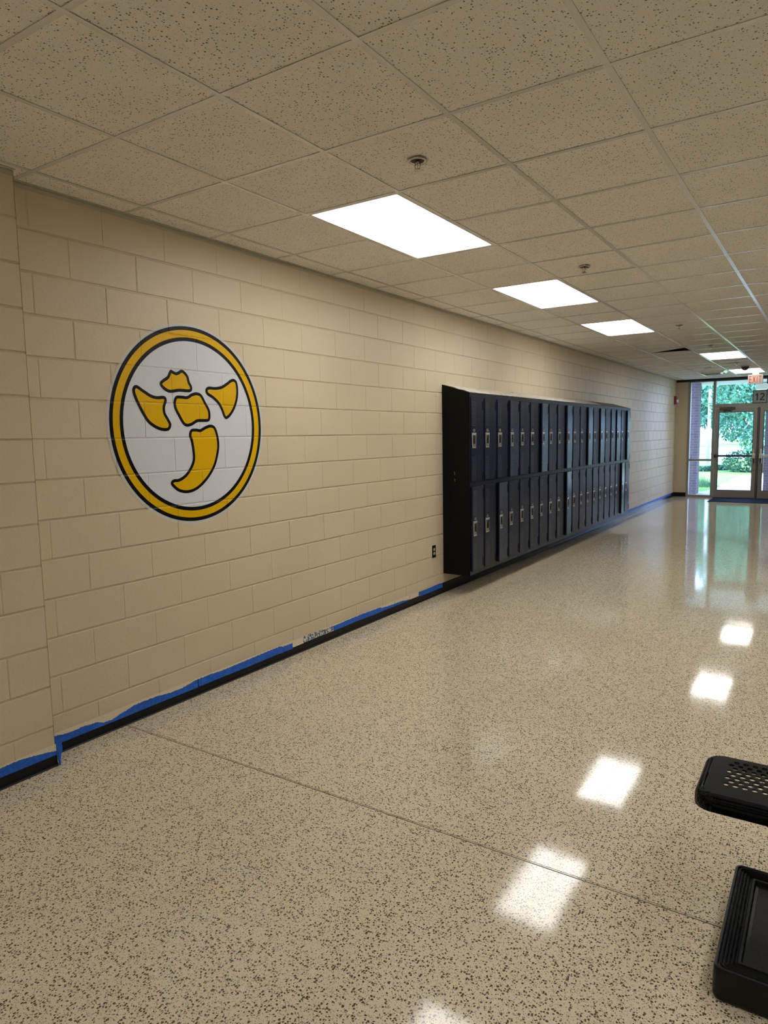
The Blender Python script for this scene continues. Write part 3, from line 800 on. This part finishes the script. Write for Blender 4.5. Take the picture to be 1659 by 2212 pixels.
def door(n, x0, x1, hinge_left):
    root = empty('door_%d' % n, (x0, YE+.005, 0)); tag(root, kind='structure')
    W = x1-x0; y0, y1 = 0, .044
    b = MB(); sw = .075
    b.box(0, y0, .012, sw, y1, 2.13); b.box(W-sw, y0, .012, W, y1, 2.13)
    b.box(sw, y0, 2.045, W-sw, y1, 2.13); b.box(sw, y0, .012, W-sw, y1, .178)
    b.build('leaf_frame', m_alu, root, bevel=.003, bseg=1)
    b = MB()
    g0 = .012
    b.box(sw, y0+.004, .178, sw+g0, y1-.004, 2.045); b.box(W-sw-g0, y0+.004, .178, W-sw, y1-.004, 2.045)
    b.box(sw+g0, y0+.004, 2.033, W-sw-g0, y1-.004, 2.045); b.box(sw+g0, y0+.004, .178, W-sw-g0, y1-.004, .190)
    b.build('glazing_gasket', m_header, root)
    b = MB(); b.face([(sw+g0, .022, .190), (W-sw-g0, .022, .190), (W-sw-g0, .022, 2.033), (sw+g0, .022, 2.033)])
    b.build('pane', m_glass, root, fixn=False)
    xl = .03 if hinge_left else W-.03; xr = W-.045 if hinge_left else .045
    b = MB(); b.box(min(xl, xr), -.075, .985, max(xl, xr), -.045, 1.028)
    b.box(xl-.03, -.08, .965, xl+.03, 0, 1.045)
    b.build('panic_bar', m_bar if hinge_left else m_barlight, root, bevel=.004)
    b = MB(); b.box(xr-.03, -.085, .955, xr+.035, 0, 1.06); b.box(xr-.014, -.075, 1.06, xr+.014, -.02, 1.165)
    b.box(xr-.028, -.045, .83, xr+.028, 0, .955, 1)
    b.build('panic_latch', [m_barlight, m_bar], root, bevel=.008)
    b = MB()
    for z in (.15, .55, .75, 1.35, 1.65, 1.93):
        b.lathe([(.007, 0), (.007, -.003)], (.035 if hinge_left else W-.035), 0, z, 8, 0, 'y')
    b.lathe([(.011, 0), (.011, -.004)], W-.04 if hinge_left else .04, 0, .665, 10, 0, 'y')
    b.build('bolt_heads', m_header, root)
    return root
d1 = door(1, .892, 1.785, True)
d2 = door(2, 1.837, 2.738, False)
# door closer (lives on door_1)
b = MB(); b.box(.09, -.065, 2.092, .43, -.0, 2.160); cl = b.build('door_closer', m_aludark, d1, bevel=.006)
b = MB(); b.box(.20, -.12, 2.085, .225, -.06, 2.097); b.tube([(.21, -.11, 2.088), (.32, -.075, 2.066), (.34, -.02, 2.066)], .011, 8); b.lathe([(.022, 0), (.022, .03)], .21, -.045, 2.060, 12)
b.build('closer_arm', m_header, cl)

# doormat
b = MB(); b.box(.935, 17.10, .0005, 2.80, 18.17, .009)
tag(b.build('doormat', m_mat, bevel=.003), 'dark navy doormat on the floor in front of the glass doors', 'doormat')

# ------------------------------------------------------------------ signs
# EXIT sign hung from the ceiling
ex = empty('exit_sign', (1.822, 17.0, 2.70)); tag(ex, 'ceiling hung exit sign with red letters in front of the doors', 'exit sign')
b = MB(); b.box(-.145, -.022, -.100, .145, .022, .095); b.build('housing', m_exit_body, ex, bevel=.004)
b = MB(); b.box(-.06, -.03, .095, .06, .03, .149); b.build('canopy', m_white, ex)
b = MB(); hh, th = .072, .017
def bar(x0, z0, x1, z1): b.box(x0, -.026, z0, x1, -.0215, z1)
def slant(x0, x1, z0=-hh, z1=hh):
    b.prism([(x0-th/2, z0), (x0+th/2, z0), (x1+th/2, z1), (x1-th/2, z1)], lambda u, v, w: (u, w, v), -.026, -.0215)
x = -.118
bar(x, -hh, x+th, hh); bar(x, hh-.015, x+.05, hh); bar(x, -.0075, x+.044, .0075); bar(x, -hh, x+.05, -hh+.015)
slant(-.050, -.004); slant(-.004, -.050)
bar(.022, -hh, .022+th, hh)
bar(.054, hh-.015, .116, hh); bar(.0765, -hh, .0765+th, hh)
b.build('letters', m_exit_red, ex)
# dark framed panel beside it
r_ = empty('hanging_panel', (2.09, 17.9, 2.735)); tag(r_, 'black framed panel with pale rectangular face, right beside the exit sign', 'panel')
b = MB(); b.box(-.115, 0, -.09, .20, .05, .085); b.build('case', m_signblack, r_, bevel=.004)
b = MB(); b.box(-.045, -.004, -.052, .16, .001, .052); b.build('face', m_screen, r_)
b = MB(); b.box(.0, .01, .085, .08, .04, .12); b.build('bracket', m_signblack, r_)

# door number sign "12"
sg = empty('door_number_sign', (1.8195, YE-.032, 2.374)); tag(sg, 'square grey sign with black border reading 12 above the doors', 'sign')
b = MB(); b.box(-.150, 0, -.150, .150, .006, .150); b.build('border', m_signblack, sg, bevel=.001, bseg=1)
b = MB(); b.box(-.133, -.002, -.133, .133, .001, .133); b.build('face', m_signface, sg)
b = MB(); hh = .083; tw = .026
b.prism([(-.066, -hh), (-.040, -hh), (-.040, hh), (-.060, hh), (-.090, hh-.035), (-.090, hh-.06), (-.066, hh-.045)], lambda u, v, w: (u, w, v), -.0045, -.0015)
pts = []
cx_, cz_, R_ = .048, hh-.048, .048
outer = [(cx_+R_*math.cos(a), cz_+R_*math.sin(a)) for a in [math.radians(x_) for x_ in range(165, -46, -15)]]
inner = [(cx_+(R_-tw)*math.cos(a), cz_+(R_-tw)*math.sin(a)) for a in [math.radians(x_) for x_ in range(165, -46, -15)]]
n_ = len(outer)
for i in range(n_-1):
    b.prism([outer[i], outer[i+1], inner[i+1], inner[i]], lambda u, v, w: (u, w, v), -.0045, -.0015)
b.prism([inner[-1], outer[-1], (.032, -hh+.022), (-.002, -hh+.022)], lambda u, v, w: (u, w, v), -.0045, -.0015)
b.prism([(-.002, -hh), (.094, -hh), (.094, -hh+.024), (-.002, -hh+.024)], lambda u, v, w: (u, w, v), -.0045, -.0015)
b.build('digits', m_signblack, sg)

# ------------------------------------------------------------------ perforated bench
bz = .45
bn = empty('perforated_bench', (3.7, 2.47, 0)); tag(bn, 'black vinyl-coated bench seat with round perforations at the right edge of the frame', 'bench')
bx0, bx1, by0, by1 = 2.982, 4.9, 2.302, 2.648
rc = .035
def rrect(x0, y0, x1, y1, r, n=8):
    o = []
    for cx, cy, a0 in ((x1-r, y1-r, 0), (x0+r, y1-r, 90), (x0+r, y0+r, 180), (x1-r, y0+r, 270)):
        for i in range(n+1):
            a = math.radians(a0+90*i/n); o.append((cx+r*math.cos(a), cy+r*math.sin(a)))
    return o
cv = bpy.data.curves.new('seat_curve', 'CURVE'); cv.dimensions = '2D'; cv.fill_mode = 'BOTH'; cv.extrude = .002
def spl(pts):
    s = cv.splines.new('POLY'); s.points.add(len(pts)-1)
    for p_, q in zip(s.points, pts): p_.co = (q[0], q[1], 0, 1)
    s.use_cyclic_u = True
IN = .026
inner_ = rrect(bx0+IN, by0+IN, bx1-IN, by1-IN, rc, 12)
spl(inner_)
for r in range(8):
    y = 2.412+.0256*r
    for q in range(60):
        x = 3.0675+.0285*q+(.01425 if r % 2 else 0)
        if x > bx1-.09: break
        spl([(x+.0094*math.cos(a), y+.0094*math.sin(a)) for a in [2*math.pi*i/14 for i in range(14)]])
co = bpy.data.objects.new('tmp_curve', cv); C.objects.link(co)
bpy.context.view_layer.update()
dg = bpy.context.evaluated_depsgraph_get()
me = bpy.data.meshes.new_from_object(co.evaluated_get(dg)); bpy.data.objects.remove(co)
me.name = 'seat'; me.materials.clear(); me.materials.append(m_bench)
so = bpy.data.objects.new('seat', me); C.objects.link(so); so.parent = bn; so.location = (-3.7, -2.47, bz-.002)
# rolled edge
b = MB(); prev = None; K = 12
prof = []
for i in range(K+1):
    a = math.pi/2*i/K; prof.append((IN*(1-math.sin(a)), bz-IN*(1-math.cos(a))))
prof += [(0.0, bz-.038), (0.0, bz-.052)]
rings = []
for ins, z in prof:
    rings.append([(x-3.7, y-2.47, z) for x, y in rrect(bx0+ins, by0+ins, bx1-ins, by1-ins, rc+(IN-ins), 12)])
for A_, B_ in zip(rings, rings[1:]):
    n_ = len(A_)
    for i in range(n_): b.face([A_[i], A_[(i+1) % n_], B_[(i+1) % n_], B_[i]])
o = b.build('rolled_edge', m_bench, bn, smooth=True)
bm = bmesh.new(); bm.from_mesh(o.data); bmesh.ops.remove_doubles(bm, verts=bm.verts, dist=1e-5); bm.to_mesh(o.data); bm.free()
for x in (4.15, 4.72):
    b = MB(); b.tube([(x-3.7, -.12, .0), (x-3.7, -.12, .40), (x-3.7, -.10, .446)], .022, 10); b.tube([(x-3.7, .12, .0), (x-3.7, .12, .40), (x-3.7, .10, .446)], .022, 10)
    b.tube([(x-3.7, -.12, .25), (x-3.7, .12, .25)], .018, 8)
    b.build('leg', m_bench, bn, smooth=True)

# ------------------------------------------------------------------ low moulded platform
px0, px1, py0, py1, pz = 3.094, 4.0, 1.998, 2.560, .100
pf = empty('plastic_platform', ((px0+px1)/2, (py0+py1)/2, 0)); tag(pf, 'low black moulded plastic platform with stepped grooved rim on the floor at lower right', 'platform')
ox, oy = (px0+px1)/2, (py0+py1)/2
b = MB(); R3 = [(.012, 0), (.003, .004), (0, .012), (0, pz-.022), (.001, pz-.008), (.004, pz-.001), (.008, pz)]
g_ = .010
for k in range(5):
    R3 += [(.010+g_*k, pz-.0), (.0125+g_*k, pz-.005-.001*k), (.0165+g_*k, pz-.005-.001*k), (.019+g_*k, pz-.001*k)]
R3 += [(.066, pz-.004), (.070, pz-.016), (.078, pz-.018)]
rings = [[(x-ox, y-oy, z) for x, y in rrect(px0+i_, py0+i_, px1-i_, py1-i_, max(.022-i_*.4, .004), 5)] for i_, z in R3]
for A_, B_ in zip(rings, rings[1:]):
    n_ = len(A_)
    for i in range(n_): b.face([A_[i], A_[(i+1) % n_], B_[(i+1) % n_], B_[i]])
o = b.build('rim', m_ridge, pf)
b = MB(); b.face(rings[-1]); b.build('recessed_top', m_ridge, pf, fixn=False)

# ------------------------------------------------------------------ outside
b = MB(); b.box(-200, YE+.12, -.3, 200, 420, -.052); tag(b.build('ground', m_grass), kind='structure')
b = MB(); b.face([(-.20, YE+.10, -.045), (6, YE+.10, -.045), (6, 22.5, -.045), (.55, 22.5, -.045), (.36, 20.5, -.045), (-.2, 19.9, -.045)])
b.face([(.45, 22.4, -.046), (3.5, 22.4, -.046), (3.5, 29.1, -.046), (.52, 29.1, -.046)])
b.face([(.25, YE-.0, -.044), (3.4, YE-.0, -.044), (3.4, YE+.12, -.044), (.25, YE+.12, -.044)])
tag(b.build('sidewalk', m_conc, fixn=False), kind='structure')
b = MB(); b.face([(-120, 45, -.046), (60, 45, -.046), (60, 74, -.046), (-120, 74, -.046)]); tag(b.build('parking_lot', m_asph, fixn=False), kind='structure')
b = MB(); b.face([(-160, 150, -.045), (160, 150, -.045), (160, 400, -.045), (-160, 400, -.045)]); tag(b.build('road', m_road, fixn=False), kind='structure')
b = MB(); b.box(-.9, 19.6, -.05, .305, 20.0, 3.0)
tag(b.build('brick_pier', m_brick), 'purple-grey brick pier outside the left sidelight window', 'brick pier')
b = MB(); b.box(1.74, 21.1, -.05, 4.2, 21.45, 2.69)
tag(b.build('brick_screen_wall', m_brick), 'purple-grey brick wall outside behind the right-hand glass door', 'brick wall')
b = MB(); b.box(1.49, 20.95, 2.69, 4.3, 21.5, 2.84)
tag(b.build('canopy_beam', m_fascia), 'cream beam on top of the brick wall outside the doors', 'beam')
b = MB(); b.box(-1.0, YE+.3, 2.862, 4.4, 21.3, 3.05)
tag(b.build('canopy', m_soffit), kind='structure')

def leaves(name, m, blobs, n, size, parent=None, seed=1, loc=(0,0,0)):
    rg = random.Random(seed); mb = MB()
    wt = [bb[3]*bb[4]*bb[5] for bb in blobs]; S_ = sum(wt)
    for bb, w_ in zip(blobs, wt):
        for _ in range(int(n*w_/S_)):
            while True:
                u = Vector((rg.uniform(-1, 1), rg.uniform(-1, 1), rg.uniform(-1, 1)))
                if .25 < u.length < 1: break
            u = u*(u.length**-.4) if u.length < .8 else u
            c_ = Vector((bb[0]+u.x*bb[3]-loc[0], bb[1]+u.y*bb[4]-loc[1], bb[2]+u.z*bb[5]-loc[2]))
            a = Vector((rg.gauss(0, 1), rg.gauss(0, 1), rg.gauss(0, 1))).normalized()
            d = a.cross(Vector((rg.gauss(0, 1), rg.gauss(0, 1), rg.gauss(0, 1)))).normalized()
            s_ = size*rg.uniform(.6, 1.3)
            mb.face([c_-a*s_, c_+d*s_*.5, c_+a*s_, c_-d*s_*.5])
    return mb.build(name, m, parent, fixn=False)
def tree(loc, label, blobs, n, size, trunk, branches, m, seed):
    root = empty('tree', loc); tag(root, label, 'tree')
    mb = MB(); mb.tube([Vector(p_)-Vector(loc) for p_ in trunk[0]], trunk[1], 8)
    for br in branches: mb.tube([Vector(p_)-Vector(loc) for p_ in br], [.05, .03, .012][:len(br)], 6)
    mb.build('trunk', m_bark, root, smooth=True)
    leaves('foliage', m, blobs, n, size, root, seed, loc)
    return root
tree((1.05, 30.5, -.05), 'near green tree with low drooping branches seen through the left door', 
     [(-.1, 31.5, 2.6, 1.0, 1.4, 1.5), (1.0, 30.5, 2.4, 1.1, 1.4, 1.7), (.3, 30.0, 3.9, 1.4, 1.5, 1.5), (1.7, 31, 4.2, 1.6, 1.5, 1.8), (.6, 31, 5.2, 1.6, 1.6, 1.3), (-.35, 32, 1.7, .6, .8, .6), (.95, 30.2, 1.2, .8, .9, .7)],
     15000, .085, ([(1.05, 30.5, -.05), (1.0, 30.5, .9), (.9, 30.6, 2.2), (.95, 30.7, 4.0)], [.11, .09, .08, .04]),
     [[(1.0, 30.5, .8), (.4, 30.6, 1.8), (-.2, 31, 2.7)], [(1.0, 30.5, 1.2), (1.6, 30.7, 2.4), (2.0, 31, 3.6)]], m_leaf, 11)
tree((-9.5, 62, -.05), 'far pale green tree seen through the left sidelight', [(-9.5, 62, 5, 4.5, 4, 4.2), (-7.5, 63, 7.5, 3.5, 3.5, 3.2)], 9000, .30, ([(-9.5, 62, -.05), (-9.5, 62, 4)], [.3, .2]), [], m_leaf2, 12)
tree((-5.7, 52, -.05), 'green tree behind the pole, between the sidelight and the door', [(-4.0, 52, 4.3, 3.0, 3, 2.6), (-3.0, 52, 6.4, 3, 3, 2.4)], 9000, .20, ([(-5.7, 52, -.05), (-5.6, 52, 3.6)], [.22, .14]), [], m_leaf, 13)
tree((1.5, 86, -.05), 'tall tree farther back behind the near tree', [(1.5, 86, 6, 7, 5, 6), (-1.5, 87, 10, 5, 5, 4), (4, 86, 10, 5, 5, 4.2)], 9000, .40, ([(1.5, 86, -.05), (1.5, 86, 4)], [.35, .2]), [], m_leaf2, 14)
tree((-20, 78, -.05), 'broad tree at the far left beyond the parking lot', [(-20, 78, 6, 8, 5, 5.5), (-14, 80, 8, 6, 5, 5)], 9000, .42, ([(-20, 78, -.05), (-20, 78, 4)], [.4, .3]), [], m_leaf2, 15)
o = leaves('shrub', m_leafdark, [(.35, 30.9, .35, .85, .6, .50), (.9, 31.3, .55, .6, .6, .6)], 3500, .05, seed=21)
tag(o, 'dark leafy shrub at the foot of the near tree', 'shrub')
o = leaves('shrub', m_leafdark, [(-.75, 32.2, .03, .5, .4, .13)], 900, .05, seed=22)
tag(o, 'small low shrub left of the sidewalk by the fence', 'shrub')
o = leaves('shrub', m_leafdark, [(-1.15, 31.2, .03, .45, .4, .13)], 1300, .05, seed=23)
tag(o, 'low ragged shrub around the foot of the pole', 'shrub')
# grass clump by pier
mb = MB(); rg = random.Random(5)
for _ in range(700):
    x = -.02+rg.gauss(0, .22); y = 22.6+rg.gauss(0, .3); hgt = rg.uniform(.08, .34)*math.exp(-((x+.0)/.35)**2)
    dx, dy = rg.gauss(0, .06), rg.gauss(0, .06)
    mb.face([(x-.008, y, -.06), (x+.008, y, -.06), (x+dx, y+dy, -.05+hgt)])
tag(mb.build('grass_clump', m_leaf2, fixn=False), 'tall tuft of grass on the lawn outside the left sidelight', 'grass', kind='stuff')
# pole
b = MB(); b.tube([(-1.84, 36.8, -.06), (-1.84, 36.8, 2.5), (-1.80, 36.8, 7.0)], [.080, .075, .065], 12)
tag(b.build('utility_pole', m_pole, smooth=True), 'pale upright pole on the lawn beyond the left sidelight', 'pole')
# wire fence
r_ = empty('wire_fence', (0, 33.2, -.05)); tag(r_, 'low thin wire fence crossing the lawn', 'fence')
b = MB()
for k in range(8): b.tube([(-7+k*1.5, 0, 0), (-7+k*1.5, 0, .55)], .015, 6)
b.build('posts', m_wire, r_)
b = MB()
for z in (.12, .32, .52): b.tube([(-7, 0, z), (3.5, 0, z)], .006, 5)
b.build('wires', m_wire, r_)
